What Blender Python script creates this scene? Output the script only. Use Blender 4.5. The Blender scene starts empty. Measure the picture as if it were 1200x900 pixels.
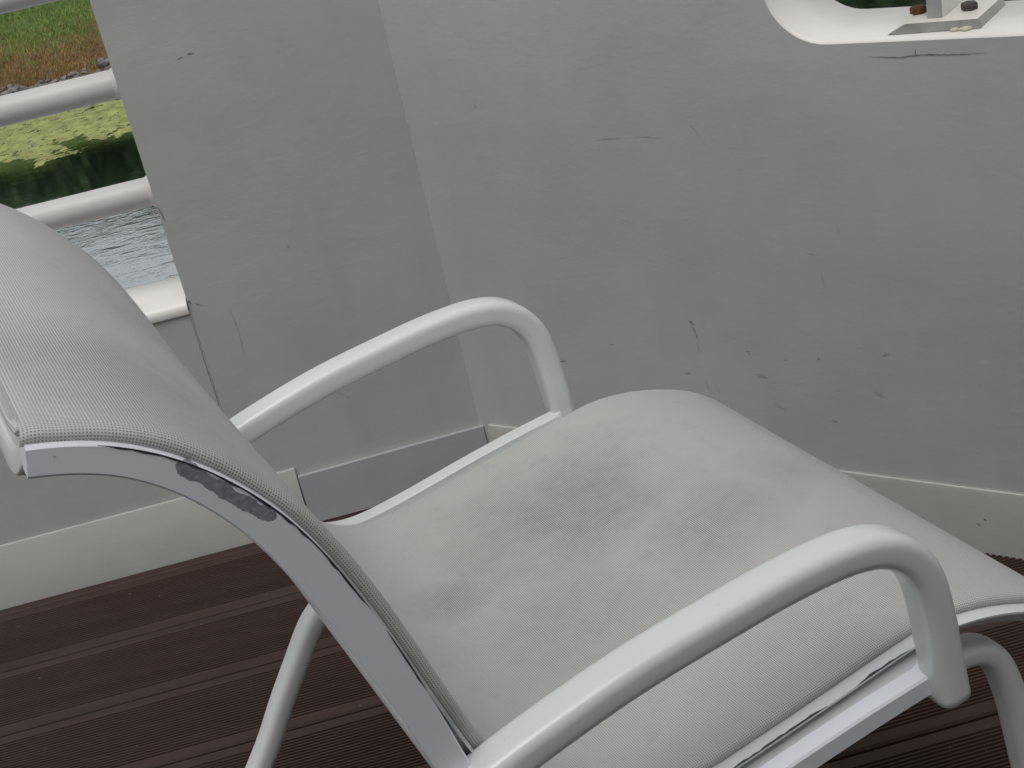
import bpy, bmesh, math, random
from mathutils import Vector, Matrix, noise as mnoise
random.seed(7)
S = bpy.context.scene
COL = S.collection
R = math.radians

# ------------------------------------------------------------------ frames measured in the place
V = Vector
FW, RT, UP = V((0, .904988, -.425437)), V((.975273, -.094024, -.200007)), V((.221005, .414917, .88261))
CAM_H = 1.06
LD, LN = V((.996762, .080405, 0)), V((-.080405, .996762, 0))      # rail-side wall: along, outward
RD, RN = V((.775460, -.631397, 0)), V((.631397, .775460, 0))      # window-side wall: along, outward
COR = V((-.06048, 1.96288, 0))                                     # the corner of the two walls on the deck
UPZ = V((0, 0, 1))
def LP(x, d, z): return COR + LD * x + LN * d + UPZ * z
def RP(u, d, z): return COR + RD * u + RN * d + UPZ * z
WATER_Z = -4.5

# ------------------------------------------------------------------ helpers
def tag(o, label=None, cat=None, group=None, kind=None):
    if label: o['label'] = label
    if cat: o['category'] = cat
    if group: o['group'] = group
    if kind: o['kind'] = kind
    return o

def link_bm(name, bm, mats, parent=None, smooth=True, sharp=40):
    bmesh.ops.recalc_face_normals(bm, faces=bm.faces)
    me = bpy.data.meshes.new(name)
    bm.to_mesh(me); bm.free()
    if not isinstance(mats, (list, tuple)): mats = [mats]
    for m in mats: me.materials.append(m)
    if smooth:
        for p in me.polygons: p.use_smooth = True
        me.set_sharp_from_angle(angle=R(sharp))
    o = bpy.data.objects.new(name, me)
    COL.objects.link(o)
    if parent: o.parent = parent
    return o

def empty(name, loc=(0, 0, 0), rz=0):
    o = bpy.data.objects.new(name, None)
    o.location = loc; o.rotation_euler = (0, 0, rz); o.empty_display_size = .1
    COL.objects.link(o)
    return o

def catmull(pts, n=8):
    P = [V((*p, 0)) if len(p) == 2 else V(p) for p in pts]
    out = []
    for i in range(len(P) - 1):
        a = P[i - 1] if i else P[0] * 2 - P[1]
        b, c = P[i], P[i + 1]
        d = P[i + 2] if i + 2 < len(P) else P[-1] * 2 - P[-2]
        for k in range(n):
            t = k / n
            out.append(.5 * ((2 * b) + (c - a) * t + (2 * a - 5 * b + 4 * c - d) * t * t + (3 * b - a - 3 * c + d) * t ** 3))
    out.append(P[-1])
    return out

def resample(P, n):
    L = [0]
    for a, b in zip(P, P[1:]): L.append(L[-1] + (b - a).length)
    out = []; j = 0
    for i in range(n):
        s = L[-1] * i / (n - 1)
        while j < len(P) - 2 and L[j + 1] < s: j += 1
        t = (s - L[j]) / max(1e-9, L[j + 1] - L[j])
        out.append(P[j].lerp(P[j + 1], min(1, t)))
    return out

def smooth_path(P, it=3):
    for _ in range(it):
        P = [P[0]] + [(P[i - 1] + P[i] * 2 + P[i + 1]) / 4 for i in range(1, len(P) - 1)] + [P[-1]]
    return P

def rrect(w, h, r, k=5):
    pts = []
    for cx, cy, a0 in ((w / 2 - r, h / 2 - r, 0), (-w / 2 + r, h / 2 - r, 90), (-w / 2 + r, -h / 2 + r, 180), (w / 2 - r, -h / 2 + r, 270)):
        for i in range(k + 1):
            a = R(a0 + 90 * i / k)
            pts.append((cx + r * math.cos(a), cy + r * math.sin(a)))
    return pts

def loft(bm, rings, caps=True, mat=0):
    vr = [[bm.verts.new(p) for p in ring] for ring in rings]
    n = len(vr[0])
    for a, b in zip(vr, vr[1:]):
        for i in range(n):
            f = bm.faces.new((a[i], a[(i + 1) % n], b[(i + 1) % n], b[i])); f.material_index = mat
    if caps:
        bm.faces.new(vr[0][::-1]).material_index = mat
        bm.faces.new(vr[-1]).material_index = mat
    return vr

def sweep_xz(bm, path, y, section, scale=None, endround=0):
    """path: Vectors (s, z, 0) in a plane of constant y; section: (lateral, normal)"""
    rings = []
    n = len(path)
    idx = [(i, 1.0, 0.0) for i in range(n)]
    if endround:
        r = endround
        idx += [(n - 1, 1 - .15, r * .5), (n - 1, 1 - .35, r * .82), (n - 1, 1 - .7, r)]
        idx = [(0, .3, -r), (0, .65, -r * .82), (0, .85, -r * .5)] + idx
    for i, sc, ext in idx:
        a = path[max(0, i - 1)]; b = path[min(n - 1, i + 1)]
        T = (b - a).normalized(); N = V((-T.y, T.x, 0))
        c = path[i] + T * ext
        q = (scale(i / (n - 1)) if scale else 1)
        rings.append([V((c.x + N.x * h * sc * q, y + l * sc, c.y + N.y * h * sc * q)) for l, h in section])
    return loft(bm, rings)

def box_pts(bm, P8, mat=0):
    """P8: 4 bottom then 4 top, same winding"""
    v = [bm.verts.new(p) for p in P8]
    fs = [(0, 3, 2, 1), (4, 5, 6, 7)] + [(i, (i + 1) % 4, 4 + (i + 1) % 4, 4 + i) for i in range(4)]
    return [bm.faces.new([v[k] for k in f]) for f in fs]

def bevel_all(bm, w, seg=2, angle=30):
    es = [e for e in bm.edges if len(e.link_faces) == 2 and e.calc_face_angle(0) > R(angle)]
    bmesh.ops.bevel(bm, geom=es, offset=w, segments=seg, profile=.5, affect='EDGES', clamp_overlap=True)

def prism(bm, foot, z0, z1, mat=0):
    """foot: points (Vector xy), extruded between heights"""
    a = [bm.verts.new((p.x, p.y, z0)) for p in foot]
    b = [bm.verts.new((p.x, p.y, z1)) for p in foot]
    n = len(foot)
    bm.faces.new(a[::-1]); bm.faces.new(b)
    for i in range(n): bm.faces.new((a[i], a[(i + 1) % n], b[(i + 1) % n], b[i]))

# ------------------------------------------------------------------ materials
def new_mat(name):
    m = bpy.data.materials.new(name); m.use_nodes = True
    nt = m.node_tree; b = nt.nodes['Principled BSDF']
    return m, nt, b
def N(nt, t, **kw):
    n = nt.nodes.new(t)
    for k, v in kw.items(): setattr(n, k, v)
    return n
def noise(nt, vec, scale, detail=4, rough=.55, dist=0):
    n = N(nt, 'ShaderNodeTexNoise'); n.inputs['Scale'].default_value = scale
    n.inputs['Detail'].default_value = detail; n.inputs['Roughness'].default_value = rough; n.inputs['Distortion'].default_value = dist
    if vec is not None: nt.links.new(vec, n.inputs['Vector'])
    return n.outputs['Fac']
def ramp(nt, fac, stops):
    r = N(nt, 'ShaderNodeValToRGB')
    while len(r.color_ramp.elements) < len(stops): r.color_ramp.elements.new(.5)
    for e, (p, c) in zip(r.color_ramp.elements, stops):
        e.position = p; e.color = (c, c, c, 1) if isinstance(c, (int, float)) else (*c, 1)
    nt.links.new(fac, r.inputs['Fac'])
    return r.outputs['Color']
def math_n(nt, op, a, b=None, c=None, clamp=False):
    n = N(nt, 'ShaderNodeMath', operation=op); n.use_clamp = clamp
    for i, v in enumerate((a, b, c)):
        if v is None: continue
        if isinstance(v, (int, float)): n.inputs[i].default_value = v
        else: nt.links.new(v, n.inputs[i])
    return n.outputs[0]
def mixc(nt, fac, a, b, mode='MIX'):
    n = N(nt, 'ShaderNodeMix', data_type='RGBA', blend_type=mode)
    for sock, v in ((n.inputs[0], fac), (n.inputs[6], a), (n.inputs[7], b)):
        if isinstance(v, (int, float)): sock.default_value = v
        elif isinstance(v, tuple): sock.default_value = (*v, 1)
        else: nt.links.new(v, sock)
    return n.outputs[2]
def bump(nt, b, h, strength=.3, dist=.001, prev=None):
    n = N(nt, 'ShaderNodeBump'); n.inputs['Strength'].default_value = strength; n.inputs['Distance'].default_value = dist
    nt.links.new(h, n.inputs['Height'])
    if prev is not None: nt.links.new(prev, n.inputs['Normal'])
    nt.links.new(n.outputs[0], b.inputs['Normal'])
    return n.outputs[0]
def coord(nt, kind='Object'):
    return N(nt, 'ShaderNodeTexCoord').outputs[kind]
def mapping(nt, vec, scale=(1, 1, 1), rot=(0, 0, 0)):
    n = N(nt, 'ShaderNodeMapping'); n.inputs['Scale'].default_value = scale; n.inputs['Rotation'].default_value = rot
    nt.links.new(vec, n.inputs['Vector'])
    return n.outputs[0]

def painted_wall(name, col, warm=None, rough=.45):
    m, nt, b = new_mat(name)
    g = coord(nt)
    big = noise(nt, g, 3.0, 5, .6)
    c = mixc(nt, ramp(nt, big, [(.3, 0.), (.72, 1.)]), tuple(x * .87 for x in col), col)
    st = noise(nt, mapping(nt, g, (14, 14, 1.2)), 1.0, 4, .6)            # faint vertical run marks
    c = mixc(nt, ramp(nt, st, [(.50, 0.), (.8, .24)]), c, tuple(x * .72 for x in (col[0], col[1], col[2] * .95)))
    sp = noise(nt, g, 55, 3, .6)
    c = mixc(nt, ramp(nt, sp, [(.70, 0.), (.80, .22)]), c, (.25, .24, .22))
    sp2 = noise(nt, mapping(nt, g, (1, 1, 1.6)), 21, 2, .5)
    c = mixc(nt, ramp(nt, sp2, [(.80, 0.), (.815, .5)]), c, (.2, .195, .18))
    nt.links.new(c, b.inputs['Base Color'])
    b.inputs['Roughness'].default_value = rough
    nt.links.new(ramp(nt, noise(nt, g, 12, 4), [(.3, rough - .07), (.7, rough + .1)]), b.inputs['Roughness'])
    h = math_n(nt, 'ADD', math_n(nt, 'MULTIPLY', noise(nt, g, 4.5, 3), 1.0), math_n(nt, 'MULTIPLY', noise(nt, mapping(nt, g, (1, 1, 1.8)), 70, 4, .65), .13))
    bump(nt, b, h, .5, .006)
    return m

def flat_mat(name, col, rough=.5, metal=0., bmp=0., bscale=300, var=.0, vscale=30):
    m, nt, b = new_mat(name)
    g = coord(nt)
    if var:
        f = noise(nt, g, vscale, 4, .6)
        c = mixc(nt, ramp(nt, f, [(.35, 0.), (.7, 1.)]), tuple(x * (1 - var) for x in col), col)
        nt.links.new(c, b.inputs['Base Color'])
    else: b.inputs['Base Color'].default_value = (*col, 1)
    b.inputs['Roughness'].default_value = rough; b.inputs['Metallic'].default_value = metal
    if bmp: bump(nt, b, noise(nt, g, bscale, 3), bmp, .0006)
    return m

M = {}
M['wall'] = painted_wall('wall_paint', (.450, .465, .456))
M['skirt'] = painted_wall('skirting_paint', (.45, .455, .44))
M['skirt_blue'] = painted_wall('grey_lavender_paint', (.40, .405, .43), rough=.4)
M['cap'] = painted_wall('cap_paint', (.80, .79, .76), rough=.35)
M['scuff'] = flat_mat('scuffed_paint', (.27, .27, .26), .8, var=.5, vscale=200)
M['scuff_soft'] = flat_mat('rubbed_paint', (.40, .405, .40), .7, var=.35, vscale=120)
M['steel'] = flat_mat('grey_steel', (.36, .37, .365), .4, var=.2, bmp=.15)
M['steel_white'] = flat_mat('white_steel', (.76, .75, .70), .35, var=.08, bmp=.1)
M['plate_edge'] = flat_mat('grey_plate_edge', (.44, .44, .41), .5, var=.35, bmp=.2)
M['rust'] = flat_mat('rusty_bolt', (.15, .055, .02), .85, var=.7, vscale=220, bmp=.6)
M['dark_bolt'] = flat_mat('weathered_bolt', (.10, .09, .08), .6, .3, var=.6, vscale=220, bmp=.4)
M['sealant'] = flat_mat('old_sealant', (.55, .52, .42), .7)
M['rail'] = flat_mat('silver_painted_tube', (.60, .60, .59), .42, .0, var=.08, vscale=14)
M['plastic'] = flat_mat('grey_plastic', (.30, .30, .30), .5)

def chair_paint(name, col, patch=False, rough=.25):
    m, nt, b = new_mat(name)
    g = coord(nt)
    f = noise(nt, g, 9, 3, .5)
    c = mixc(nt, ramp(nt, f, [(.25, 0.), (.8, 1.)]), tuple(x * .96 for x in col), col)
    sp = noise(nt, g, 210, 2, .5)
    c = mixc(nt, ramp(nt, sp, [(.78, 0.), (.80, .5)]), c, (.3, .29, .27))
    b.inputs['Roughness'].default_value = rough
    if patch:
        # bare metal where the paint has rubbed off the outer face, below the fabric edge
        sep = N(nt, 'ShaderNodeSeparateXYZ'); nt.links.new(g, sep.inputs[0])
        ax, az, bx, bz = PATCH
        L2 = (bx - ax) ** 2 + (bz - az) ** 2
        dx = math_n(nt, 'SUBTRACT', sep.outputs[0], ax); dz = math_n(nt, 'SUBTRACT', sep.outputs[2], az)
        t = math_n(nt, 'DIVIDE', math_n(nt, 'ADD', math_n(nt, 'MULTIPLY', dx, bx - ax), math_n(nt, 'MULTIPLY', dz, bz - az)), L2, clamp=True)
        ex = math_n(nt, 'SUBTRACT', dx, math_n(nt, 'MULTIPLY', t, bx - ax)); ez = math_n(nt, 'SUBTRACT', dz, math_n(nt, 'MULTIPLY', t, bz - az))
        d = math_n(nt, 'SQRT', math_n(nt, 'ADD', math_n(nt, 'MULTIPLY', ex, ex), math_n(nt, 'MULTIPLY', ez, ez)))
        d = math_n(nt, 'ADD', d, math_n(nt, 'MULTIPLY', math_n(nt, 'SUBTRACT', noise(nt, g, 90, 3, .6), .5), .009))
        mask = math_n(nt, 'LESS_THAN', d, PATCH_R)
        bare = mixc(nt, ramp(nt, noise(nt, g, 300, 4, .7), [(.35, 0.), (.65, 1.)]), (.19, .20, .225), (.33, .34, .38))
        c = mixc(nt, mask, c, bare)
        chip = math_n(nt, 'GREATER_THAN', noise(nt, mapping(nt, g, (1, 1, 1)), 95, 2, .5), .775)
        c = mixc(nt, math_n(nt, 'MULTIPLY', chip, .8), c, (.14, .145, .17))
        bump(nt, b, math_n(nt, 'SUBTRACT', 1.0, mask), .3, .0003)
    else:
        bump(nt, b, noise(nt, g, 420, 2), .05, .0004)
    nt.links.new(c, b.inputs['Base Color'])
    b.inputs['Coat Weight'].default_value = .45; b.inputs['Coat Roughness'].default_value = .08
    return m

def sling_mat():
    m, nt, b = new_mat('woven_sling_fabric')
    uv = N(nt, 'ShaderNodeUVMap', uv_map='weave').outputs[0]
    g = coord(nt)
    sep = N(nt, 'ShaderNodeSeparateXYZ'); nt.links.new(uv, sep.inputs[0])
    P = .0017
    a = math_n(nt, 'MULTIPLY', sep.outputs[0], 2 * math.pi / P)
    v = math_n(nt, 'MULTIPLY', sep.outputs[1], 2 * math.pi / P)
    ca = math_n(nt, 'MULTIPLY_ADD', math_n(nt, 'COSINE', a), .5, .5)
    cv = math_n(nt, 'MULTIPLY_ADD', math_n(nt, 'COSINE', v), .5, .5)
    prod = math_n(nt, 'MULTIPLY', ca, cv)
    # fields of ingrained dirt where people sit and lean: the weave reads dark there, pale where it is rubbed clean
    wob = math_n(nt, 'MULTIPLY', math_n(nt, 'SUBTRACT', noise(nt, g, 9, 5, .62), .5), 1.5)
    def blob(cx, cy, cz, rx, ry, rz, amp):
        mp = N(nt, 'ShaderNodeMapping', vector_type='TEXTURE')
        mp.inputs['Location'].default_value = (cx, cy, cz); mp.inputs['Scale'].default_value = (rx, ry, rz)
        nt.links.new(g, mp.inputs['Vector'])
        ln = N(nt, 'ShaderNodeVectorMath', operation='LENGTH'); nt.links.new(mp.outputs[0], ln.inputs[0])
        d = math_n(nt, 'ADD', ln.outputs['Value'], wob)
        return math_n(nt, 'MULTIPLY', ramp(nt, d, [(.25, 1.), (1.0, 0.)]), amp)
    dirt = None
    for bl in ((.130, .105, .38, .150, .115, .2, .80), (-.005, .070, .38, .055, .045, .2, .75), (.205, -.020, .39, .10, .075, .2, .62),
               (.060, -.03, .38, .13, .11, .2, .42), (.300, .02, .39, .07, .05, .2, .35), (-.24, -.17, .74, .10, .14, .11, .55), (-.20, .05, .70, .06, .08, .06, .35), (.18, -.20, .39, .12, .05, .2, .35)):
        q = blob(*bl)
        dirt = q if dirt is None else math_n(nt, 'MAXIMUM', dirt, q)
    dirt = math_n(nt, 'MULTIPLY', dirt, ramp(nt, noise(nt, g, 55, 6, .75), [(.34, .68), (.62, 1.05)]))
    hole = ramp(nt, math_n(nt, 'ADD', prod, math_n(nt, 'MULTIPLY', dirt, .14)), [(.24, 0.), (.52, 1.)])
    c = mixc(nt, ramp(nt, noise(nt, g, 4, 4, .55), [(.3, 0.), (.7, 1.)]), (.645, .652, .64), (.705, .712, .70))
    c = mixc(nt, math_n(nt, 'MULTIPLY', dirt, .26), c, (.22, .215, .21))
    fine = ramp(nt, noise(nt, g, 34, 5, .7), [(.56, 0.), (.78, .22)])
    c = mixc(nt, fine, c, (.34, .34, .34))
    c = mixc(nt, math_n(nt, 'MULTIPLY', hole, math_n(nt, 'MULTIPLY_ADD', dirt, .42, .58)), c, (.06, .062, .062))
    nt.links.new(c, b.inputs['Base Color'])
    b.inputs['Roughness'].default_value = .62
    hgt = math_n(nt, 'ADD', math_n(nt, 'MULTIPLY', math_n(nt, 'SUBTRACT', 1.0, hole), 1.0), math_n(nt, 'MULTIPLY', math_n(nt, 'COSINE', math_n(nt, 'MULTIPLY', a, .5)), .15))
    nb = bump(nt, b, hgt, .30, .0005)
    tr = N(nt, 'ShaderNodeBsdfTranslucent'); nt.links.new(c, tr.inputs['Color']); nt.links.new(nb, tr.inputs['Normal'])
    mx = N(nt, 'ShaderNodeMixShader'); mx.inputs[0].default_value = .26
    nt.links.new(b.outputs[0], mx.inputs[1]); nt.links.new(tr.outputs[0], mx.inputs[2])
    nt.links.new(mx.outputs[0], nt.nodes['Material Output'].inputs['Surface'])
    return m

# ------------------------------------------------------------------ the chair (local x = forward, y = across, origin under the seat)
S_AX, W_AX = V((.933266, .359185, 0)), V((-.359185, .933266, 0))
N0 = .67188
X0 = .30
CH = W_AX * (N0 + .28) + S_AX * X0
HW = .28
def P2(lst): return [(s - X0, z) for s, z in lst]
T_BAR = P2([(.0141,.7875),(.026,.7843),(.0408,.779),(.0587,.7695),(.0763,.7567),(.0934,.740),(.110,.7191),(.1244,.6957),(.1376,.665),(.1487,.632),(.1598,.5955),(.170,.5517),(.1762,.521),(.186,.482),(.199,.442),(.218,.405),(.245,.381),(.28,.3705),(.33,.3735),(.40,.383),(.46,.390),(.513,.3945)])
B_BAR = P2([(.0102,.7716),(.0281,.7661),(.0464,.7576),(.0638,.7446),(.0804,.7269),(.0961,.7034),(.1079,.6796),(.1187,.6501),(.1294,.6168),(.1401,.5803),(.1515,.5427),(.1582,.5152),(.168,.472),(.181,.430),(.203,.388),(.237,.362),(.278,.352),(.33,.356),(.40,.366),(.46,.373),(.513,.3775)])
E_SL = P2([(.0135,.7910),(.0269,.7855),(.0454,.7788),(.0599,.7712),(.0776,.7588),(.0979,.7378),(.1111,.7203),(.1260,.6982),(.1396,.6690),(.1510,.6376),(.1621,.6012),(.1732,.5603),(.1855,.5180),(.2008,.4725),(.223,.421),(.2455,.394),(.272,.3795),(.30,.3755),(.35,.3785),(.41,.386),(.46,.393),(.52,.4015),(.552,.4015),(.59,.394),(.627,.380),(.652,.366),(.677,.344),(.697,.314)])
ARM = P2([(.160,.484),(.2115,.4986),(.2854,.5134),(.3545,.5207),(.41,.5245),(.4568,.5226),(.487,.5112),(.507,.4865),(.5145,.4545),(.519,.410),(.5225,.374)])
LEG = [(-.028, 0.012), (.116, .188), (.1535, .242), (.188, .290), (.2085, .317), (.232, .329), (.27, .3335), (.40, .341), (.53, .347), (.578, .347), (.600, .341), (.615, .320), (.625, .285), (.631, .250), (.6645, .012)]
PATCH = (.0800 - X0, .7475, .1130 - X0, .7045); PATCH_R = .0034
M['chair'] = chair_paint('white_powder_coat', (.69, .715, .715), rough=.32)
M['chair_worn_lit'] = chair_paint('worn_coat_lit', (.80, .83, .88), True, .38)  # worn coat, base colour lifted above the arms' to stand in for missing light
M['sling'] = sling_mat()
M['bare'] = flat_mat('bare_dark_metal', (.07, .075, .09), .5, .2, var=.5, vscale=300)

chair = empty('lounge_chair', CH, math.atan2(S_AX.y, S_AX.x))
tag(chair, 'white metal lounge chair with worn pale grey mesh sling and armrests', 'chair', kind='thing')

def build_bar(side):
    bm = bmesh.new()
    n = 140
    T = smooth_path(resample(catmull(T_BAR, 10), n), 6); B = smooth_path(resample(catmull(B_BAR, 10), n), 6)
    yo, yi = side * (HW + .003), side * (HW - .013)
    rings = []
    c = .0016
    for t, b in zip(T, B):
        u = (t - b); h = u.length; u = u / h
        def pt(y, k): q = b + u * k; return V((q.x, y, q.y))
        rings.append([pt(yo, c), pt(yo, h - c), pt(yo - side * c, h), pt(yi + side * c, h), pt(yi, h - c), pt(yi, c), pt(yi + side * c, 0), pt(yo - side * c, 0)])
    t, b = T[-1], B[-1]; tt = (T[-1] - T[-3]).normalized(); u = (t - b); h = u.length; u = u / h
    for ex, gr in ((-.005, .0003), (-.003, .0007), (-.0012, .0014), (.0, .0024)):
        def pt2(y, k): q = b + tt * ex + u * k; return V((q.x, y, q.y))
        g_ = gr; y0, y1 = yo + side * g_ * .6, yi - side * g_
        rings.append([pt2(y0, c), pt2(y0, h - c), pt2(y0 - side * c, h + g_), pt2(y1 + side * c, h + g_), pt2(y1, h - c), pt2(y1, c), pt2(y1 + side * c, -g_), pt2(y0 - side * c, -g_)])
    rings.pop(-5)
    loft(bm, rings)
    if side < 0:
        y = yo - .0003
        for i0, i1 in ((6, 40), (43, 52)):
            a_ = []; b_ = []
            for i in range(i0, i1 + 1):
                u = (T[i] - B[i]).normalized(); e = min(1, .35 * min(i - i0, i1 - i) + .1)
                q1 = T[i] - u * .0008; q2 = T[i] - u * (.0010 + e * (.0006 + .0013 * random.random()))
                a_.append(bm.verts.new((q1.x, y, q1.y))); b_.append(bm.verts.new((q2.x, y, q2.y)))
            for k in range(len(a_) - 1): bm.faces.new((a_[k], a_[k + 1], b_[k + 1], b_[k])).material_index = 1
    return link_bm('side_frame', bm, [M['chair_worn_lit'] if side < 0 else M['chair'], M['bare']], chair, sharp=25)

EP = smooth_path(resample(catmull(E_SL, 10), 220), 4)
def e_frame(i):
    a = EP[max(0, i - 1)]; b = EP[min(len(EP) - 1, i + 1)]
    T = (b - a).normalized()
    return EP[i], V((-T.y, T.x, 0))            # normal points to the sitter's side
def e_off(i):
    z = EP[i].y; s_ = EP[i].x + X0
    t = max(0, min(1, (.56 - z) / .16)) if s_ < .27 else 1
    t = t * t * (3 - 2 * t)
    return .0005 + (.0350 - .0005) * t            # how far inside the outer plane the fabric edge runs
def build_sling_rail(side):
    bm = bmesh.new(); rings = []
    for i in range(3, len(EP)):
        p, nn = e_frame(i)
        yo, yi = side * (HW - max(.0030, e_off(i) - .0005) - .0035), side * (HW - max(.0300, e_off(i) + .012))
        def pt(y, h): q = p + nn * h; return V((q.x, y, q.y))
        c = .0015
        rings.append([pt(yo, -.019 + c), pt(yo, -.0035 - c), pt(yo - side * c, -.0035), pt(yi, -.0035), pt(yi, -.019), pt(yo - side * c, -.019)])
    loft(bm, rings)
    # the white lip of the slot that holds the fabric, a thin strip beside the rail
    rings = []
    for i in range(3, len(EP)):
        p, nn = e_frame(i)
        k = e_off(i); ya, yb = side * (HW - k + .0030 + .0075 * min(1, max(0, (k - .004) / .031))), side * (HW - k - .0030)
        def pt(y, h): q = p + nn * h; return V((q.x, y, q.y))
        rings.append([pt(ya, -.0052), pt(ya, -.0036), pt(yb, -.0026), pt(yb, -.0065)])
    loft(bm, rings)
    if side < 0:
        for s0, s1 in ((.335, .445), (.468, .520), (.528, .545)):
            ii = [i for i in range(len(EP)) if s0 <= EP[i].x + X0 <= s1]
            if len(ii) < 3: continue
            A_ = []; B_ = []
            for n_, i in enumerate(ii):
                p, nn = e_frame(i); k = e_off(i)
                ya = side * (HW - k + .0030 + .0075 * min(1, max(0, (k - .004) / .031)))
                e = min(1, .3 * min(n_, len(ii) - 1 - n_) + .1)
                a1 = p + nn * -.0034; A_.append(bm.verts.new((a1.x, ya, a1.y)))
                a2 = p + nn * -.00325; B_.append(bm.verts.new((a2.x, ya - side * e * (.0008 + .0016 * random.random()), a2.y)))
            for q in range(len(A_) - 1): bm.faces.new((A_[q], A_[q + 1], B_[q + 1], B_[q])).material_index = 1
    # floor of the channel between the fabric rail and the side frame
    rings = []
    for i in range(len(EP)):
        if EP[i].x + X0 < .28 or EP[i].x + X0 > .532: continue
        p, nn = e_frame(i)
        def pt(y, h): q = p + nn * h; return V((q.x, y, q.y))
        ya, yb = side * (HW - .0125), side * (HW - .0375)
        rings.append([pt(ya, -.0160), pt(ya, -.0120), pt(yb, -.0120), pt(yb, -.0160)])
    loft(bm, rings)
    return link_bm('sling_rail', bm, [M['chair'], M['bare']], chair, sharp=25)

def build_sling():
    bm = bmesh.new()
    uvl = bm.loops.layers.uv.new('weave')
    prof = [(.0262, -.0035), (.0246, -.0024), (.0238, -.0008), (.0238, .0010), (.0246, .0026), (.0262, .0040), (.0285, .0049), (.032, .0053)]
    lat = []
    for o, h in prof: lat.append((-(HW - o), h, 0))
    k = 36; yw = HW - .032
    for i in range(1, k): 
        v = -1 + 2 * i / k
        lat.append((v * yw, .0053, 1 - v * v))
    for o, h in reversed(prof): lat.append(((HW - o), h, 0))
    # lateral arc length for the weave
    la = [0]
    for a, b in zip(lat, lat[1:]): la.append(la[-1] + math.hypot(b[0] - a[0], b[1] - a[1]))
    grid = []; arc = 0; uvg = []
    n = len(EP)
    for i in range(n):
        p, nn = e_frame(i)
        if i: arc += (EP[i] - EP[i - 1]).length
        t = i / (n - 1)
        sag = .0065 * math.exp(-((t - .60) / .16) ** 2) + .003 * math.exp(-((t - .22) / .12) ** 2)
        row = []; urow = []
        sc = (HW - e_off(i)) / (HW - .0238)
        for j, (y, h, w) in enumerate(lat):
            y = y * sc
            ripple = .0002 * w * math.sin(9 * y + 14 * t) + .0004 * w * mnoise.noise(V((p.x * 9, y * 9, p.y * 9)))
            drop = 0
            if i == 0: drop = -.0020
            elif i == 1: drop = -.0006
            q = p + nn * (h - sag * w + ripple + drop)
            row.append(bm.verts.new((q.x, y, q.y))); urow.append((arc, la[j]))
        grid.append(row); uvg.append(urow)
    for i in range(n - 1):
        for j in range(len(lat) - 1):
            f = bm.faces.new((grid[i][j], grid[i][j + 1], grid[i + 1][j + 1], grid[i + 1][j]))
            for l, (a, b) in zip(f.loops, ((i, j), (i, j + 1), (i + 1, j + 1), (i + 1, j))): l[uvl].uv = uvg[a][b]
    o = link_bm('sling', bm, M['sling'], chair, sharp=80)
    o['label'] = 'pale grey woven mesh sling with grey smudges on the seat'
    # stitched hem roll at the head end
    bm = bmesh.new(); rings = []
    uvl = bm.loops.layers.uv.new('weave')
    p, nn = e_frame(0)
    ys = [(-1 + 2 * i / 30) * (HW - .0050) for i in range(31)]
    for i, y in enumerate(ys):
        c = p + nn * .0012; q = .0033 * (1 if 0 < i < 30 else .55)
        rings.append([V((c.x + q * math.cos(a), y, c.y + q * math.sin(a))) for a in [2 * math.pi * k / 10 for k in range(10)]])
    loft(bm, rings)
    for f in bm.faces:
        for l in f.loops: l[uvl].uv = (l.vert.co.z * 1.3, l.vert.co.y)
    h = link_bm('hem', bm, M['sling'], o, sharp=80)

def build_arm(side):
    bm = bmesh.new()
    path = smooth_path(resample(catmull(ARM, 10), 90), 3)
    sweep_xz(bm, path, side * (HW + .004), rrect(.030, .025, .0085), endround=.004)
    link_bm('armrest', bm, M['chair'], chair, sharp=60)

def build_leg(side):
    bm = bmesh.new()
    path = resample(catmull(P2(LEG), 12), 150)
    sweep_xz(bm, smooth_path(path, 4), side * (HW - .052), rrect(.026, .021, .0085))
    o = link_bm('leg_loop', bm, M['chair'], chair, sharp=60)
    for s, sl in ((-.0265, 1), (.663, -1)):
        bm = bmesh.new()
        rings = []
        for z, w in ((0.0, .9), (.002, 1), (.016, 1), (.018, .9)):
            rings.append([V((s - X0 + sl * z * .8 + b_ * w, side * (HW - .052) + a_ * w, z)) for a_, b_ in rrect(.030, .025, .009, 4)])
        loft(bm, rings)
        link_bm('foot_glide', bm, M['plastic'], o, sharp=60)

def build_cross(name, s, z, w, h, r, inset=.022, drop=0, ang=0):
    bm = bmesh.new(); rings = []
    ca, sa = math.cos(ang), math.sin(ang)
    half = HW - inset
    ds = [0, .003, .006, .010, .015, .02, .027, .035, .045, .06, .09, .14, half]
    ys = [-half + d for d in ds] + [half - d for d in reversed(ds[:-1])]
    for y in ys:
        d = half - abs(y)
        k = -drop * (1 - math.exp(-(d / .022) ** 1.5))
        rings.append([V((s - X0 + a * ca - (b + k) * sa, y, z + a * sa + (b + k) * ca)) for a, b in rrect(w, h, r, 3)])
    loft(bm, rings)
    return link_bm(name, bm, M['chair'], chair, sharp=40)

for sd in (-1, 1):
    build_bar(sd); build_sling_rail(sd); build_arm(sd); build_leg(sd)
build_sling()
build_cross('head_crossbar', .0180, .7778, .011, .0165, .002, .0132, .020, R(-18))
build_cross('crossbar', .205, .381, .018, .018, .005, .024)
build_cross('crossbar', .50, .366, .018, .016, .005, .042)

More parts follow.
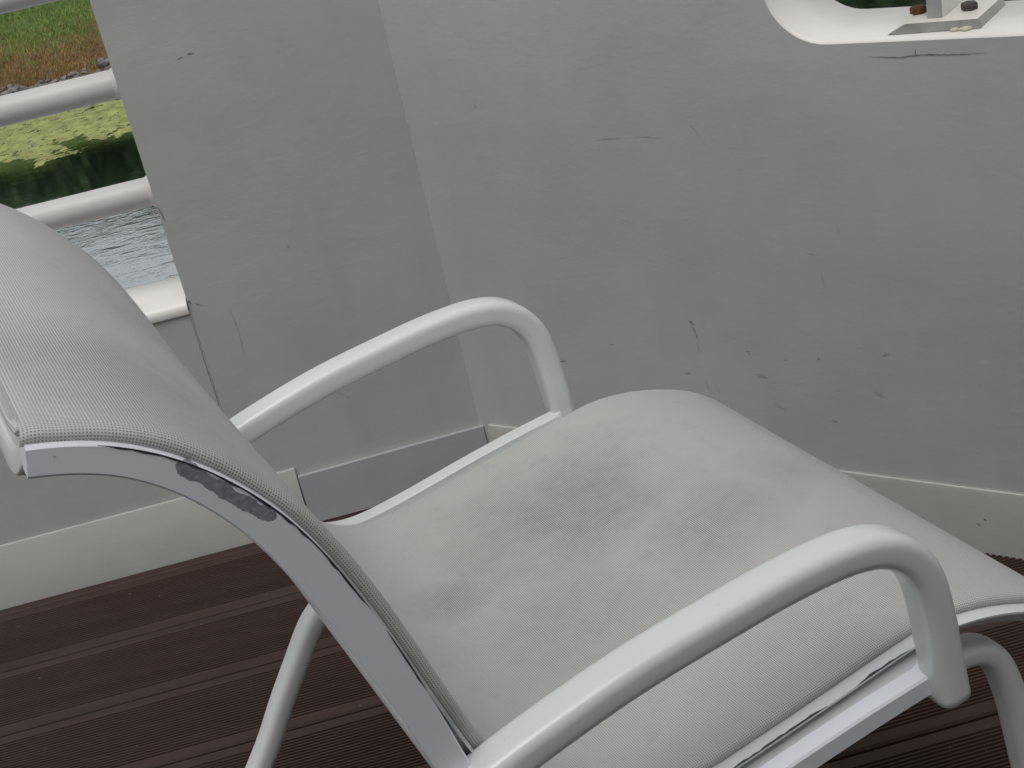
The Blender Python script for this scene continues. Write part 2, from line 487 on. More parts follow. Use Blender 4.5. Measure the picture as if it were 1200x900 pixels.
# ------------------------------------------------------------------ deck
def deck_mat():
    m, nt, b = new_mat('brown_composite_boards')
    g = coord(nt)
    along = mapping(nt, g, (1.5, 26, 26), (0, 0, -math.atan2(LD.y, LD.x)))
    f = noise(nt, along, 1.0, 5, .6)
    c = mixc(nt, ramp(nt, f, [(.3, 0.), (.72, 1.)]), (.031, .0162, .0135), (.055, .0295, .0240))
    f2 = noise(nt, g, 2.2, 4)
    c = mixc(nt, ramp(nt, f2, [(.35, 0.), (.7, .5)]), c, (.040, .030, .027))
    dust = noise(nt, g, 38, 5, .7)
    c = mixc(nt, ramp(nt, dust, [(.60, 0.), (.80, .16)]), c, (.12, .095, .085))
    sp = noise(nt, g, 150, 2, .5)
    c = mixc(nt, ramp(nt, sp, [(.74, 0.), (.77, .55)]), c, (.22, .20, .18))
    nt.links.new(c, b.inputs['Base Color'])
    nt.links.new(ramp(nt, noise(nt, g, 16, 4), [(.3, .58), (.7, .74)]), b.inputs['Roughness'])
    b.inputs['Specular IOR Level'].default_value = .35
    bump(nt, b, noise(nt, mapping(nt, g, (6, 120, 120), (0, 0, -math.atan2(LD.y, LD.x))), 1, 4, .6), .12, .0004)
    return m
M['deck'] = deck_mat()
def build_deck():
    bm = bmesh.new()
    PITCH, GAP, FIRST = .1517, .0045, 1.9270
    prof = [(2.06, -.003)]
    d = FIRST
    prof += [(d + GAP / 2 + .002, -.0005), (d + GAP / 2, -.003)]
    while d > -2.2:
        prof += [(d + GAP / 2 - .0003, -.020), (d - GAP / 2 + .0003, -.020), (d - GAP / 2, -.003), (d - GAP / 2 - .0022, 0)]
        e = d - PITCH + GAP / 2                       # near edge of this board
        a0, a1 = d - GAP / 2 - .0165, e + .0165
        ng = 21
        for k in range(ng):
            q0 = a0 + (a1 - a0) * k / ng; q1 = a0 + (a1 - a0) * (k + 1) / ng
            w = q0 - q1
            prof += [(q0 - w * .20, 0), (q0 - w * .30, -.0024), (q0 - w * .70, -.0024), (q0 - w * .80, 0)]
        prof += [(e + .0022, 0), (e, -.003)]
        d -= PITCH
    def ends(dd):
        # distance dd from the camera axis foot along LN; right end on the window-side wall line
        base = LN * dd
        # solve (base + LD*t - COR).RN = .02
        t = (.02 - (base - COR).dot(RN)) / LD.dot(RN)
        return base + LD * -4.0, base + LD * min(t, 5.0)
    A = []; B = []
    for dd, z in prof:
        a, b_ = ends(dd)
        A.append(bm.verts.new((a.x, a.y, z))); B.append(bm.verts.new((b_.x, b_.y, z)))
    for i in range(len(prof) - 1): bm.faces.new((A[i], B[i], B[i + 1], A[i + 1]))
    o = link_bm('deck', bm, M['deck'], smooth=False)
    tag(o, kind='structure')
    # make sure the surface faces up
    me = o.data
    if sum(p.normal.z * p.area for p in me.polygons) < 0: me.flip_normals()
build_deck()

# hull under the deck, down to the water
def build_hull():
    bm = bmesh.new()
    pts = [LP(-5, .10, 0), LP(-.05, .10, 0), RP(.05, .10, 0), RP(6, .10, 0), V((3, -6, 0)), V((-5, -6, 0))]
    prism(bm, pts, WATER_Z - .6, -.03)
    tag(link_bm('hull', bm, flat_mat('hull_paint', (.6, .6, .58), .4, var=.1, vscale=2), smooth=False), kind='structure')
build_hull()

# ------------------------------------------------------------------ walls
TH = .12
WALL_TOP = 1.12
mitre = (LD * -1).normalized()
# outer mitre point: intersection of the outward offsets by TH
def isect(p, d, q, e):
    det = d.x * -e.y + e.x * d.y
    r = q - p
    t = (r.x * -e.y + e.x * r.y) / det
    return p + d * t
OUT = isect(LP(0, TH, 0), LD, RP(0, TH, 0), RD)

def ribbon(bm, P, to, w, mat, rough=.4):
    """thin sliver of missing paint: P points (x,z) on a wall, to(x,d,z) maps them, w width in metres"""
    pts = [V((x, z, 0)) for x, z in P]
    pts = resample(pts, max(4, int(sum((b - a).length for a, b in zip(pts, pts[1:])) / .004)))
    up = []; dn = []
    n = len(pts)
    for i, p in enumerate(pts):
        a = pts[max(0, i - 1)]; b = pts[min(n - 1, i + 1)]
        T = (b - a).normalized(); Nn = V((-T.y, T.x, 0))
        k = w * .5 * min(1, 3 * min(i, n - 1 - i) / n + .12)
        w_ = w * .62; k *= .62; j = (random.random() - .5) * w_ * rough
        q1 = p + Nn * (k * (.6 + .8 * random.random()) + j); q2 = p - Nn * (k * (.6 + .8 * random.random()) - j)
        up.append(bm.verts.new(to(q1.x, -.0004, q1.y))); dn.append(bm.verts.new(to(q2.x, -.0004, q2.y)))
    for i in range(n - 1):
        f = bm.faces.new((up[i], up[i + 1], dn[i + 1], dn[i])); f.material_index = mat

# --- solid panel between the rails and the corner
bm = bmesh.new()
prism(bm, [LP(-.353, 0, 0), COR + V((0, 0, 0)), OUT - LD * .0006, LP(-.353, TH, 0)], -.02, WALL_TOP)
bevel_all(bm, .0025, 2, 35)
ribbon(bm, [(-.3515, .523), (-.3500, .515), (-.3480, .500)], LP, .0030, 1)
ribbon(bm, [(-.270, .705), (-.262, .7065)], LP, .0028, 1); ribbon(bm, [(-.256, .7085), (-.246, .7075)], LP, .0034, 1)
ribbon(bm, [(-.200, .4255), (-.197, .4225)], LP, .0025, 1)
ribbon(bm, [(-.205, .20), (-.185, .19), (-.17, .175)], LP, .0012, 2)
ribbon(bm, [(-.352, .385), (-.349, .376)], LP, .004, 1); ribbon(bm, [(-.344, .378), (-.336, .372)], LP, .0015, 1)
ribbon(bm, [(-.30, .36), (-.298, .31), (-.301, .28)], LP, .0012, 2)
panel = link_bm('wall_panel', bm, [M['wall'], M['scuff'], M['scuff_soft']], sharp=30)
tag(panel, 'plain grey white wall panel between the open railing and the corner', 'wall', kind='thing')

# --- low bulwark with its rounded cap, left of the panel
bw = empty('low_wall', LP(-1.8, .06, 0))
tag(bw, 'low grey white wall with a bright white cap under the tube rails', 'wall', kind='thing')
def child(o, par):
    o.parent = par; o.matrix_parent_inverse = Matrix.Translation(-par.location)
    return o
bm = bmesh.new()
prism(bm, [LP(-4.2, 0, 0), LP(-.3533, 0, 0), LP(-.3533, TH, 0), LP(-4.2, TH, 0)], -.02, .368)
# jagged seam where its plate meets the panel
ribbon(bm, [(-.3555, .372), (-.3552, .33), (-.3560, .29), (-.3552, .25), (-.3558, .2), (-.3552, .12)], LP, .0016, 1, .9)
child(link_bm('wall_body', bm, [M['wall'], M['scuff']], sharp=30), bw)
bm = bmesh.new()
sec = [(-.004, .366), (-.0055, .372), (-.004, .379), (.002, .3835), (.012, .3855), (.06, .3865), (.108, .3855), (.118, .383), (.123, .378), (.123, .366)]
loft(bm, [[LP(x, d, z) for d, z in sec] for x in (-4.2, -2.4, -1.0, -.358, -.3548)])
child(link_bm('cap_rail', bm, M['cap'], sharp=50), bw)

# --- tube rails of the open bay, one thing each
def tube(name, z, r, label, d=.055):
    bm = bmesh.new()
    rings = []
    for x in (-4.2, -2, -1, -.5, -.36, -.3535):
        rings.append([LP(x, d + r * math.cos(a), z + r * math.sin(a)) for a in [2 * math.pi * k / 32 for k in range(32)]])
    loft(bm, rings)
    # weld collar at the panel
    rings = []
    for x, q in ((-.364, r + .0003), (-.3605, r + .0022), (-.3545, r + .0028), (-.3533, r + .0028)):
        rings.append([LP(x, d + q * math.cos(a), z + q * math.sin(a)) for a in [2 * math.pi * k / 32 for k in range(32)]])
    loft(bm, rings)
    tag(link_bm(name, bm, M['rail'], sharp=50), label, 'handrail', 'tube rails of the open bay', 'thing')
RAIL_Z = (.8222, .6832, .5315)
tube('handrail', RAIL_Z[0], .0190, 'uppermost grey tube rail, at the top corner of the open bay')
tube('handrail', RAIL_Z[1], .0195, 'middle grey tube rail crossing in front of the duckweed and rocky shore')
tube('handrail', RAIL_Z[2], .0200, 'lowest grey tube rail, just above the white cap')

# --- window-side wall: a plate with a rounded opening
U1 = 3.4
def hole_loop(off):
    u0, u1, z0, z1, r = .549 - off, 2.05 + off, .638 - off, 1.02 + off, .066 + off
    pts = []
    for cx, cz, a0 in ((u1 - r, z1 - r, 0), (u0 + r, z1 - r, 90), (u0 + r, z0 + r, 180), (u1 - r, z0 + r, 270)):
        for i in range(13):
            a = R(a0 + 90 * i / 12)
            pts.append((cx + r * math.cos(a), cz + r * math.sin(a)))
    return pts
bm = bmesh.new()
def face_with_hole(outer, inner):
    vo = [bm.verts.new(p) for p in outer]; vi = [bm.verts.new(p) for p in inner]
    es = [bm.edges.new((vo[i], vo[(i + 1) % len(vo)])) for i in range(len(vo))] + [bm.edges.new((vi[i], vi[(i + 1) % len(vi)])) for i in range(len(vi))]
    bmesh.ops.triangle_fill(bm, use_beauty=True, use_dissolve=False, edges=es)
    return vo, vi
uo = (OUT - COR).dot(RD)
inn = [RP(.0002, 0, -.02), RP(U1, 0, -.02), RP(U1, 0, WALL_TOP), RP(.0002, 0, WALL_TOP)]
oun = [RP(uo + .0012, TH, -.02), RP(U1, TH, -.02), RP(U1, TH, WALL_TOP), RP(uo + .0012, TH, WALL_TOP)]
a_o, a_i = face_with_hole(inn, [RP(u, 0, z) for u, z in hole_loop(.004)])
b_o, b_i = face_with_hole(oun, [RP(u, TH, z) for u, z in hole_loop(.004)])
for i in range(4): bm.faces.new((a_o[i], a_o[(i + 1) % 4], b_o[(i + 1) % 4], b_o[i]))
# scuffs and hairline cracks on the inner face
ribbon(bm, [(.661, .6185), (.69, .6165), (.72, .6185), (.755, .6178), (.785, .6182)], RP, .0026, 1, .7)
ribbon(bm, [(.712, .6180), (.7125, .627)], RP, .0016, 1)
def spots(lst, m=1):
    for u, z, du, dz, w in lst: ribbon(bm, [(u, z), (u + du * .5, z + dz * .5 + .001), (u + du, z + dz)], RP, w, m)
spots([(.386, .282, .006, -.004, .006), (.389, .276, .004, -.010, .005), (.392, .266, .002, -.008, .004), (.392, .252, .001, -.012, .003)], 2)
spots([(.386, .283, .004, -.001, .003), (.391, .270, .002, -.004, .002), (.46, .245, .006, .001, .0022), (.463, .242, .003, .0, .0015),
       (.556, .243, .004, .0015, .0030), (.512, .238, .003, 0, .0018), (.12, .575, .001, -.006, .0020)], 1)
spots([(.468, .215, .018, -.004, .0075), (.622, .205, .016, -.004, .008), (.488, .176, .018, -.012, .0018), (.50, .168, .010, .002, .0018),
       (.395, .20, .004, -.02, .0018), (.408, .195, .006, -.018, .0016), (.365, .205, .012, .002, .004), (.64, .255, .010, .004, .006)], 2)
spots([(.17, .205, .012, .002, .0025), (.258, .238, .006, .001, .002), (.14, .226, .010, -.003, .003)], 1)
spots([(.29, .525, .05, .004, .0012), (.35, .53, .04, -.002, .0010), (.43, .545, .012, -.016, .0014), (.455, .525, .008, .002, .0010), (.31, .42, .02, -.005, .0016), (.34, .408, .012, .005, .0012), (.56, .385, .012, -.003, .0016), (.575, .36, .002, -.02, .0018)], 2)
wpanel = empty('window_wall', RP(1.2, .06, 0))
tag(wpanel, 'long plain grey white wall with the rounded window opening and scuffed paint', 'wall', kind='thing')
child(link_bm('wall_body', bm, [M['wall'], M['scuff'], M['scuff_soft']], smooth=False), wpanel)
bm = bmesh.new()
rings = [[RP(u, d, z) for u, z in hole_loop(off)] for d, off in ((0, .004), (.0012, .0012), (.004, 0), (.03, -.001), (TH - .004, -.002), (TH - .001, .0012), (TH, .004))]
vr = loft(bm, rings, caps=False)
child(link_bm('opening_rim', bm, M['cap'], sharp=50), wpanel)

# --- skirtings
bm = bmesh.new()
def skirt(bm, to, x0, x1, prof, step=.4):
    n = max(2, int(abs(x1 - x0) / step) + 1)
    loft(bm, [[to(x0 + (x1 - x0) * i / (n - 1), d, z) for d, z in prof] for i in range(n)])
skirt(bm, LP, -4.2, -.2795, [(.03, -.004), (-.0160, -.004), (-.0165, .006), (-.0040, .0905), (-.0030, .0930), (.001, .0935), (.03, .094)])
o = link_bm('skirting_board', bm, M['skirt'], sharp=30)
tag(o, 'long pale sloping skirting under the low wall at the left', 'skirting', 'skirtings along the walls', 'thing')
bm = bmesh.new()
P8 = [LP(-.2775, -.010, .001), LP(.0045, -.010, .001), LP(.0045, -.0005, .001), LP(-.2775, -.0005, .001), LP(-.2775, -.0075, .0800), LP(.0045, -.0075, .0835), LP(.0045, -.0005, .0835), LP(-.2775, -.0005, .0800)]
box_pts(bm, P8); bevel_all(bm, .0016, 2)
o = link_bm('skirting_board', bm, M['skirt_blue'], sharp=30)
tag(o, 'short lavender grey skirting board ending in the corner, seen under the far armrest', 'skirting', 'skirtings along the walls', 'thing')
bm = bmesh.new()
skirt(bm, RP, .020, 3.3, [(.01, -.004), (-.0065, -.004), (-.0060, .080), (-.0046, .0882), (-.0032, .0890), (-.0020, .0890), (-.0018, .0872), (-.0006, .0872), (-.0004, .0892), (.01, .0894)])
ribbon(bm, [(.75, .05), (.753, .047)], lambda x, d, z: RP(x, d - .0064, z), .004, 1); ribbon(bm, [(.74, .042), (.746, .038)], lambda x, d, z: RP(x, d - .0064, z), .002, 1)
ribbon(bm, [(.80, .052), (.808, .051)], lambda x, d, z: RP(x, d - .0064, z), .0028, 1)
o = link_bm('skirting_board', bm, [M['skirt'], M['scuff']], sharp=30)
tag(o, 'grey white skirting along the foot of the window wall at the right', 'skirting', 'skirtings along the walls', 'thing')

# --- steel upright bolted to the window sill
post = empty('window_post', RP(.728, .06, .638))
tag(post, 'grey steel upright on a bolted foot plate standing on the window sill', 'post', kind='thing')
bm = bmesh.new()
z0, z1 = .6392, .6495
bot = [(.680, .0085), (.7767, .0175), (.7775, .100), (.679, .100)]
top = [(.7000, .0100), (.7745, .0160), (.7745, .100), (.7000, .100)]
box_pts(bm, [RP(u, d, z0) for u, d in bot] + [RP(u, d, z1) for u, d in top])
bevel_all(bm, .0010, 2)
bm.normal_update()
for f in bm.faces: f.material_index = 1 if abs(f.normal.z) < .6 else 0  # side faces a darker grey than the top, picked by face direction
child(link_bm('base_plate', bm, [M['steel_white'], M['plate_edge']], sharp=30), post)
bm = bmesh.new()
box_pts(bm, [RP(u, d, z1 + .0002) for u, d in ((.7185, .0260), (.7345, .0270), (.7345, .085), (.7185, .085))] + [RP(u, d, 1.021) for u, d in ((.7185, .0260), (.7345, .0270), (.7345, .085), (.7185, .085))])
bevel_all(bm, .0012, 2)
bm.normal_update()
for f in bm.faces: f.material_index = 1 if f.normal.dot(RD) > .8 else 0  # one side face white, the rest grey, picked by face direction
child(link_bm('upright', bm, [M['steel'], M['steel_white']], sharp=30), post)
def bolt(u, d, rad, h, mat, rot):
    bm = bmesh.new(); rings = []
    for z, q in ((z1 + .0002, .96), (z1 + .0012, 1), (z1 + h - .0015, 1), (z1 + h, .86)):
        rings.append([RP(u + rad * q * math.cos(a), d + rad * q * math.sin(a), z) for a in [rot + 2 * math.pi * k / 6 for k in range(6)]])
    loft(bm, rings)
    return child(link_bm('bolt', bm, mat, sharp=30), post)
b1 = bolt(.7000, .0500, .0088, .0078, M['rust'], .3); b1['label'] = 'rusty bolt on the left of the upright'
b2 = bolt(.7540, .0540, .0088, .0078, M['dark_bolt'], .1); b2['label'] = 'dark weathered bolt on the right of the upright'
bm = bmesh.new()
for u, d, r in ((.751, .0135, .0042), (.763, .0150, .0050), (.7585, .0150, .0034)):
    mtx = Matrix.Translation(RP(u, d, .6400)) @ Matrix.Diagonal((1.25, .9, .55, 1))
    bmesh.ops.create_icosphere(bm, subdivisions=2, radius=r, matrix=mtx)
for v in bm.verts: v.co += V((1, 1, .6)) * (.0009 * mnoise.noise(v.co * 240))
child(link_bm('sealant', bm, M['sealant'], sharp=80), post)

# ------------------------------------------------------------------ unseen ship behind and above the photographer, placed and darkened to shade the walls
CEIL_Z, CEIL_EDGE = 2.15, -.35
def build_ceiling():
    bm = bmesh.new()
    base = LN * CEIL_EDGE
    P = [base + LD * -2.2, base + LD * 6, LN * -5.2 + LD * 6, LN * -5.2 + LD * -2.2]
    prism(bm, P, CEIL_Z, CEIL_Z + .12)
    tag(link_bm('ceiling', bm, flat_mat('overhang_paint', (.38, .385, .38), .5, var=.1, vscale=3), smooth=False), kind='structure')
    bm = bmesh.new()
    P = [LN * -5.0 + LD * -1.2, LN * -5.0 + LD * 6, LN * -5.2 + LD * 6, LN * -5.2 + LD * -1.2]
    prism(bm, P, -.02, CEIL_Z - .002)
    tag(link_bm('deckhouse_wall', bm, flat_mat('deckhouse_paint', (.34, .345, .34), .5, var=.1, vscale=3), smooth=False), 'grey deckhouse wall behind the lounge chair, out of the picture', 'wall', kind='thing')
build_ceiling()

# ------------------------------------------------------------------ water
def water_mat():
    m, nt, b = new_mat('river_water')
    g = coord(nt)
    b.inputs['Base Color'].default_value = (.014, .026, .018, 1)
    gl = N(nt, 'ShaderNodeBsdfGlossy'); gl.inputs['Color'].default_value = (.86, .90, .90, 1); gl.inputs['Roughness'].default_value = .06
    mx = N(nt, 'ShaderNodeMixShader'); mx.inputs[0].default_value = .78
    out = nt.nodes['Material Output']
    nt.links.new(b.outputs[0], mx.inputs[1]); nt.links.new(gl.outputs[0], mx.inputs[2]); nt.links.new(mx.outputs[0], out.inputs['Surface'])
    b.inputs['Roughness'].default_value = .06
    b.inputs['IOR'].default_value = 1.5
    h1 = noise(nt, mapping(nt, g, (1.0, 1.7, 1), (0, 0, .25)), 1.6, 5, .62, .3)
    h2 = noise(nt, mapping(nt, g, (1.0, 1.5, 1), (0, 0, -.5)), 6.5, 3, .55)
    sep = N(nt, 'ShaderNodeSeparateXYZ'); nt.links.new(mapping(nt, g, (1, 1, 1), (0, 0, -math.atan2(LD.y, LD.x))), sep.inputs[0])
    calm = N(nt, 'ShaderNodeMapRange', interpolation_type='SMOOTHSTEP')
    nt.links.new(math_n(nt, 'ADD', sep.outputs[1], math_n(nt, 'MULTIPLY', math_n(nt, 'SUBTRACT', noise(nt, g, .35, 3), .5), 5)), calm.inputs['Value'])
    calm.inputs['From Min'].default_value = 19.5; calm.inputs['From Max'].default_value = 23.5; calm.inputs['To Min'].default_value = 1; calm.inputs['To Max'].default_value = .12
    bump(nt, b, math_n(nt, 'MULTIPLY', math_n(nt, 'ADD', h1, math_n(nt, 'MULTIPLY', h2, .25)), calm.outputs[0]), .17, .075)
    nt.links.new(b.inputs['Normal'].links[0].from_socket, gl.inputs['Normal'])
    return m
bm = bmesh.new()
sz = 600
bmesh.ops.create_grid(bm, x_segments=4, y_segments=4, size=sz)
o = link_bm('water', bm, water_mat(), smooth=False); o.location.z = WATER_Z
tag(o, kind='structure')

# bank across the water: local frame along LD, distance q along LN
def BP(x, q, z): return LD * x + LN * q + UPZ * z
SHORE = 28.6
def shore_q(x): return SHORE + .5 * mnoise.noise(V((x * .25, 3.1, 0))) + .25 * mnoise.noise(V((x * 1.1, 7.7, 0)))
def bank_h(x, q):
    e = q - shore_q(x)
    t = max(0, min(1, (x + 2) / 14)); rise = 1 + 1.3 * t * t * (3 - 2 * t)
    if e < 0: return -.25 + .18 * e if e > -6 else -1.33
    h = .12 * min(1, e / .3) + .36 * e
    if e > 14: h = .12 + .36 * 14 + .15 * (e - 14)
    h *= rise
    n = mnoise.noise(V((x * .45, q * .45, 1))) * .10 + mnoise.noise(V((x * 1.7, q * 1.7, 2))) * .05
    return h + n * min(1, e / .8)
def bank_mat():
    m, nt, b = new_mat('bank_grass_and_earth')
    g = coord(nt)
    sep = N(nt, 'ShaderNodeSeparateXYZ'); nt.links.new(mapping(nt, g, (1, 1, 1), (0, 0, -math.atan2(LD.y, LD.x))), sep.inputs[0])
    wob = math_n(nt, 'MULTIPLY', math_n(nt, 'SUBTRACT', noise(nt, g, .9, 5, .65), .5), 2.6)
    h = math_n(nt, 'ADD', sep.outputs[2], math_n(nt, 'MULTIPLY', wob, .33))
    grs = mixc(nt, ramp(nt, noise(nt, g, 2.6, 5, .7), [(.32, 0.), (.7, 1.)]), (.060, .12, .022), (.14, .20, .042))
    dry = mixc(nt, ramp(nt, noise(nt, g, 3.4, 5, .7), [(.32, 0.), (.68, 1.)]), (.085, .060, .028), (.20, .115, .050))
    hh = math_n(nt, 'SUBTRACT', h, WATER_Z)
    c = mixc(nt, ramp(nt, math_n(nt, 'MULTIPLY', hh, .5), [(.34, 0.), (.56, 1.)]), dry, grs)
    nt.links.new(c, b.inputs['Base Color']); b.inputs['Roughness'].default_value = .85
    bump(nt, b, noise(nt, g, 7, 5, .7), .9, .15)
    return m
bm = bmesh.new()
xs = [-70, -50, -36, -26] + [-20 + .3 * i for i in range(68)] + [1 + 2 * i for i in range(20)] + [55, 80]
qs = [SHORE - 8, SHORE - 3] + [SHORE - 1 + .12 * i for i in range(40)] + [SHORE + 4 + .35 * i for i in range(24)] + [SHORE + 13, SHORE + 15, SHORE + 18, SHORE + 25, SHORE + 60]
gv = [[bm.verts.new(BP(x, q, WATER_Z + bank_h(x, q))) for q in qs] for x in xs]
for i in range(len(xs) - 1):
    for j in range(len(qs) - 1): bm.faces.new((gv[i][j], gv[i + 1][j], gv[i + 1][j + 1], gv[i][j + 1]))
M['bank'] = bank_mat()
o = link_bm('river_bank', bm, M['bank'], sharp=180); tag(o, kind='structure')
if o.data.polygons[0].normal.z < 0: o.data.flip_normals()

# rocks along the water's edge
_t = bmesh.new(); bmesh.ops.create_icosphere(_t, subdivisions=2, radius=1)
ICO_V = [v.co.copy() for v in _t.verts]; ICO_F = [[v.index for v in f.verts] for f in _t.faces]; _t.free()
bm = bmesh.new()
def rock(x, q, r):
    zz = WATER_Z + max(-.05, bank_h(x, q)) + r * .15
    s = V((r * random.uniform(.9, 1.5), r * random.uniform(.8, 1.1), r * random.uniform(.5, .8)))
    mt = Matrix.Translation(BP(x, q, zz)) @ Matrix.Rotation(random.random() * 6, 4, 'Z') @ Matrix.Rotation(random.uniform(-.4, .4), 4, 'X') @ Matrix.Diagonal((*s, 1))
    vs = [bm.verts.new(mt @ p) for p in ICO_V]
    for f in ICO_F: bm.faces.new([vs[k] for k in f])
    sd = V((random.random() * 50, random.random() * 50, 0)); c = BP(x, q, zz)
    for v in vs:
        dlt = v.co - c
        v.co += dlt * (.55 * mnoise.noise(dlt * (1.3 / r) + sd))
for i in range(2200):
    x = random.uniform(-15, -2); rock(x, shore_q(x) + random.triangular(-.4, 1.05, .1), random.choice((.03, .04, .05, .07, .07, .10)))
for i in range(200):
    x = random.choice((random.uniform(-40, -15), random.uniform(-2, 30))); rock(x, shore_q(x) + random.triangular(-.35, .75, .1), random.choice((.15, .2, .3)))
m, nt, b = new_mat('shore_rock'); g = coord(nt)
c = mixc(nt, ramp(nt, noise(nt, g, 2.2, 5, .7), [(.3, 0.), (.7, 1.)]), (.04, .037, .035), (.26, .25, .24))
nt.links.new(c, b.inputs['Base Color']); b.inputs['Roughness'].default_value = .8; bump(nt, b, noise(nt, g, 12, 4), .5, .03)
tag(link_bm('rocks', bm, m, smooth=False), 'grey broken rocks along the water line below the grass', 'rocks', kind='stuff')

# grass and weeds on the bank
def blade_mat(name, c0, c1):
    m, nt, b = new_mat(name); g = coord(nt)
    c = mixc(nt, ramp(nt, noise(nt, g, 1.8, 4, .7), [(.3, 0.), (.7, 1.)]), c0, c1)
    nt.links.new(c, b.inputs['Base Color']); b.inputs['Roughness'].default_value = .7
    b.inputs['Transmission Weight'].default_value = 0
    return m
M['g1'] = blade_mat('green_grass', (.12, .21, .042), (.24, .33, .075))
M['g2'] = blade_mat('dry_weeds', (.19, .11, .040), (.40, .225, .085))
M['g3'] = blade_mat('yellow_weeds', (.14, .15, .035), (.24, .23, .07))
bm = bmesh.new()
for i in range(14000):
    x = random.uniform(-14.5, -4); e = .8 + 9.5 * random.random() ** 1.4; q = shore_q(x) + e
    hgt = bank_h(x, q); z = WATER_Z + hgt
    lim = 1.0 + 1.0 * mnoise.noise(V((x * .5, q * .5, 5))) * .55
    k = hgt + random.gauss(0, .14)
    mi = 0 if k > lim else (1 if random.random() < .72 else 2)
    if mi == 0 and random.random() < .22: mi = 2
    L_ = random.uniform(.05, .13) * (1.0 if mi == 0 else .8)
    for s in range(4):
        a = random.random() * 6.28; w = random.uniform(.007, .016)
        bx, by = x + random.uniform(-.09, .09), q + random.uniform(-.09, .09)
        lean = random.uniform(.1, .75) * L_
        p0 = BP(bx - w * math.sin(a), by + w * math.cos(a), z - .02); p1 = BP(bx + w * math.sin(a), by - w * math.cos(a), z - .02)
        p2 = BP(bx + lean * .5 * math.cos(a), by + lean * .5 * math.sin(a), z + L_ * .65); p3 = BP(bx + lean * math.cos(a), by + lean * math.sin(a), z + L_)
        v = [bm.verts.new(p) for p in (p0, p1, p2)]
        f = bm.faces.new(v); f.material_index = mi
        f2 = bm.faces.new((v[2], v[1], bm.verts.new(p3))); f2.material_index = mi
tag(link_bm('grass', bm, [M['g1'], M['g2'], M['g3']], smooth=False), 'green grass turning to brown dry weeds on the far bank', 'grass', kind='stuff')

# dark shrubs higher on the bank, to the right of the open bay
bm = bmesh.new()
for k in range(94):
    cx, e0 = (random.uniform(4, 13), random.uniform(.6, 4)) if k >= 74 else (random.uniform(1.5, 19), random.uniform(2, 9)) if k < 34 else (random.uniform(-22, 1), random.uniform(5.2, 8.0))
    rx, rz = random.uniform(1.0, 1.9), (random.uniform(1.2, 2.6) if k < 34 or k >= 74 else random.uniform(.55, 1.15))
    base = BP(cx, shore_q(cx) + e0, WATER_Z + bank_h(cx, shore_q(cx) + e0))
    for i in range(230):
        d = V((random.gauss(0, 1), random.gauss(0, 1), random.gauss(0, 1))).normalized() * random.random() ** .35
        c = base + V((d.x * rx, d.y * rx, (d.z + .75) * rz))
        n_ = (d + V((random.gauss(0, .5), random.gauss(0, .5), random.gauss(0, .5)))).normalized()
        t1 = n_.orthogonal().normalized(); t2 = n_.cross(t1); q = random.uniform(.12, .30)
        bm.faces.new([bm.verts.new(c + t1 * q), bm.verts.new(c + t2 * q * .6), bm.verts.new(c - t1 * q), bm.verts.new(c - t2 * q * .6)])
tag(link_bm('shrubs', bm, blade_mat('dark_shrub_leaves', (.025, .05, .02), (.06, .10, .035)), smooth=False), 'dark green shrubs covering the higher part of the far bank', 'shrubs', kind='stuff')

# duckweed floating off the shore
def weed_mat():
    m, nt, b = new_mat('duckweed_mat'); g = coord(nt)
    r = mapping(nt, g, (1, 1, 1), (0, 0, -math.atan2(LD.y, LD.x)))
    sep = N(nt, 'ShaderNodeSeparateXYZ'); nt.links.new(r, sep.inputs[0])
    st = mapping(nt, r, (1.1, .9, 1))
    n1 = noise(nt, st, 1.0, 6, .72, .2)
    # thins out away from the shore
    e = math_n(nt, 'DIVIDE', math_n(nt, 'SUBTRACT', SHORE, sep.outputs[1]), WEED_W)
    dens = math_n(nt, 'SUBTRACT', math_n(nt, 'MULTIPLY', e, .0), 0)
    edge = ramp(nt, e, [(.0, .06), (.45, .12), (.80, .34), (1.0, .75)])
    mask = math_n(nt, 'GREATER_THAN', math_n(nt, 'SUBTRACT', math_n(nt, 'ADD', n1, .14), edge), .40)
    holes = math_n(nt, 'LESS_THAN', noise(nt, mapping(nt, r, (2.6, 1.7, 1)), 2.2, 5, .78), .60)
    mask = math_n(nt, 'MULTIPLY', mask, holes)
    c = mixc(nt, ramp(nt, noise(nt, mapping(nt, r, (2.0, 1.6, 1)), 2.2, 5, .75), [(.34, 0.), (.66, 1.)]), (.14, .16, .045), (.34, .38, .13))
    c = mixc(nt, ramp(nt, noise(nt, st, 3.0, 3, .6), [(.56, 0.), (.72, .7)]), c, (.16, .13, .06))
    nt.links.new(c, b.inputs['Base Color']); b.inputs['Roughness'].default_value = .75
    nt.links.new(mask, b.inputs['Alpha'])
    return m
WEED_W = 5.2
bm = bmesh.new()
xs = [-30 + 1.0 * i for i in range(34)]
a = [bm.verts.new(BP(x, SHORE + .9, WATER_Z + .004)) for x in xs]; c_ = [bm.verts.new(BP(x, SHORE - WEED_W, WATER_Z + .004)) for x in xs]
for i in range(len(xs) - 1): bm.faces.new((c_[i], c_[i + 1], a[i + 1], a[i]))
tag(link_bm('duckweed', bm, weed_mat(), smooth=False), 'yellow green duckweed floating off the rocky shore', 'duckweed', kind='stuff')

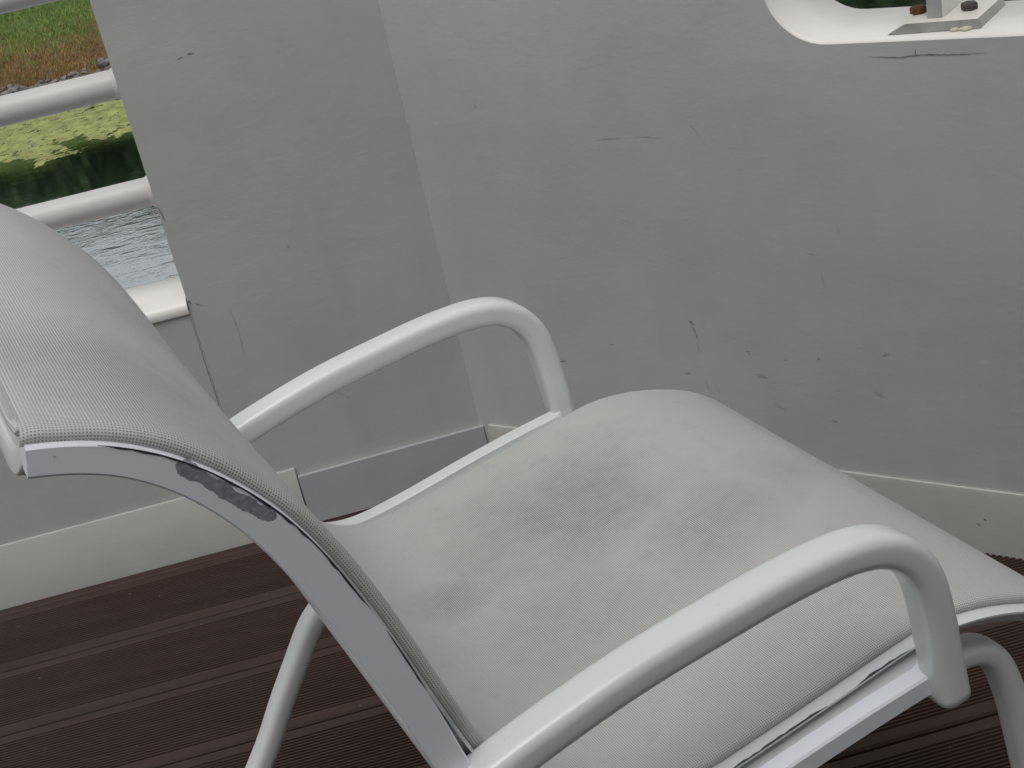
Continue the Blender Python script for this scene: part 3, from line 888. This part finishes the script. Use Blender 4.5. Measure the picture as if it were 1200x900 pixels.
# ------------------------------------------------------------------ light: overcast sky and one soft sun
SUN_EL, SUN_AZ = 66, -162          # azimuth measured from +Y towards +X
w = bpy.data.worlds.new('World'); S.world = w; w.use_nodes = True
nt = w.node_tree; bg = nt.nodes['Background']
sky = nt.nodes.new('ShaderNodeTexSky'); sky.sky_type = 'NISHITA'; sky.sun_disc = False
sky.sun_elevation = R(SUN_EL); sky.sun_rotation = R(SUN_AZ)
sky.dust_density = 9; sky.air_density = 1.2; sky.ozone_density = 1
hs = nt.nodes.new('ShaderNodeHueSaturation'); hs.inputs['Saturation'].default_value = .30
nt.links.new(sky.outputs[0], hs.inputs['Color'])
cl = nt.nodes.new('ShaderNodeMix'); cl.data_type = 'RGBA'; cl.inputs[0].default_value = .40     # even cloud layer over the clear-sky model
cl.inputs[7].default_value = (6.8, 6.9, 6.95, 1)
nt.links.new(hs.outputs[0], cl.inputs[6]); nt.links.new(cl.outputs[2], bg.inputs['Color'])
bg.inputs['Strength'].default_value = .15
sd = bpy.data.lights.new('sun', 'SUN'); sd.energy = .4; sd.angle = R(40); sd.color = (1, .98, .955)
so = bpy.data.objects.new('sun', sd); COL.objects.link(so)
dirv = V((math.sin(R(SUN_AZ)) * math.cos(R(SUN_EL)), math.cos(R(SUN_AZ)) * math.cos(R(SUN_EL)), math.sin(R(SUN_EL))))
so.rotation_euler = dirv.to_track_quat('Z', 'Y').to_euler(); so.location = dirv * 20

# ------------------------------------------------------------------ camera
cd = bpy.data.cameras.new('camera'); cam = bpy.data.objects.new('camera', cd); COL.objects.link(cam)
m3 = Matrix((RT, UP, -FW)).transposed()
cam.matrix_world = Matrix.Translation((0, 0, CAM_H)) @ m3.to_4x4()
cd.sensor_width = 36; cd.lens = 1730 / 1200 * 36
cd.clip_start = .02; cd.clip_end = 2000
S.camera = cam
S.render.resolution_x, S.render.resolution_y = 1024, 768
S.view_settings.view_transform = 'Standard'; S.view_settings.look = 'None'
S.view_settings.exposure = -.24; S.view_settings.gamma = 1
S.cycles.use_denoising = True
S.cycles.max_bounces = 8
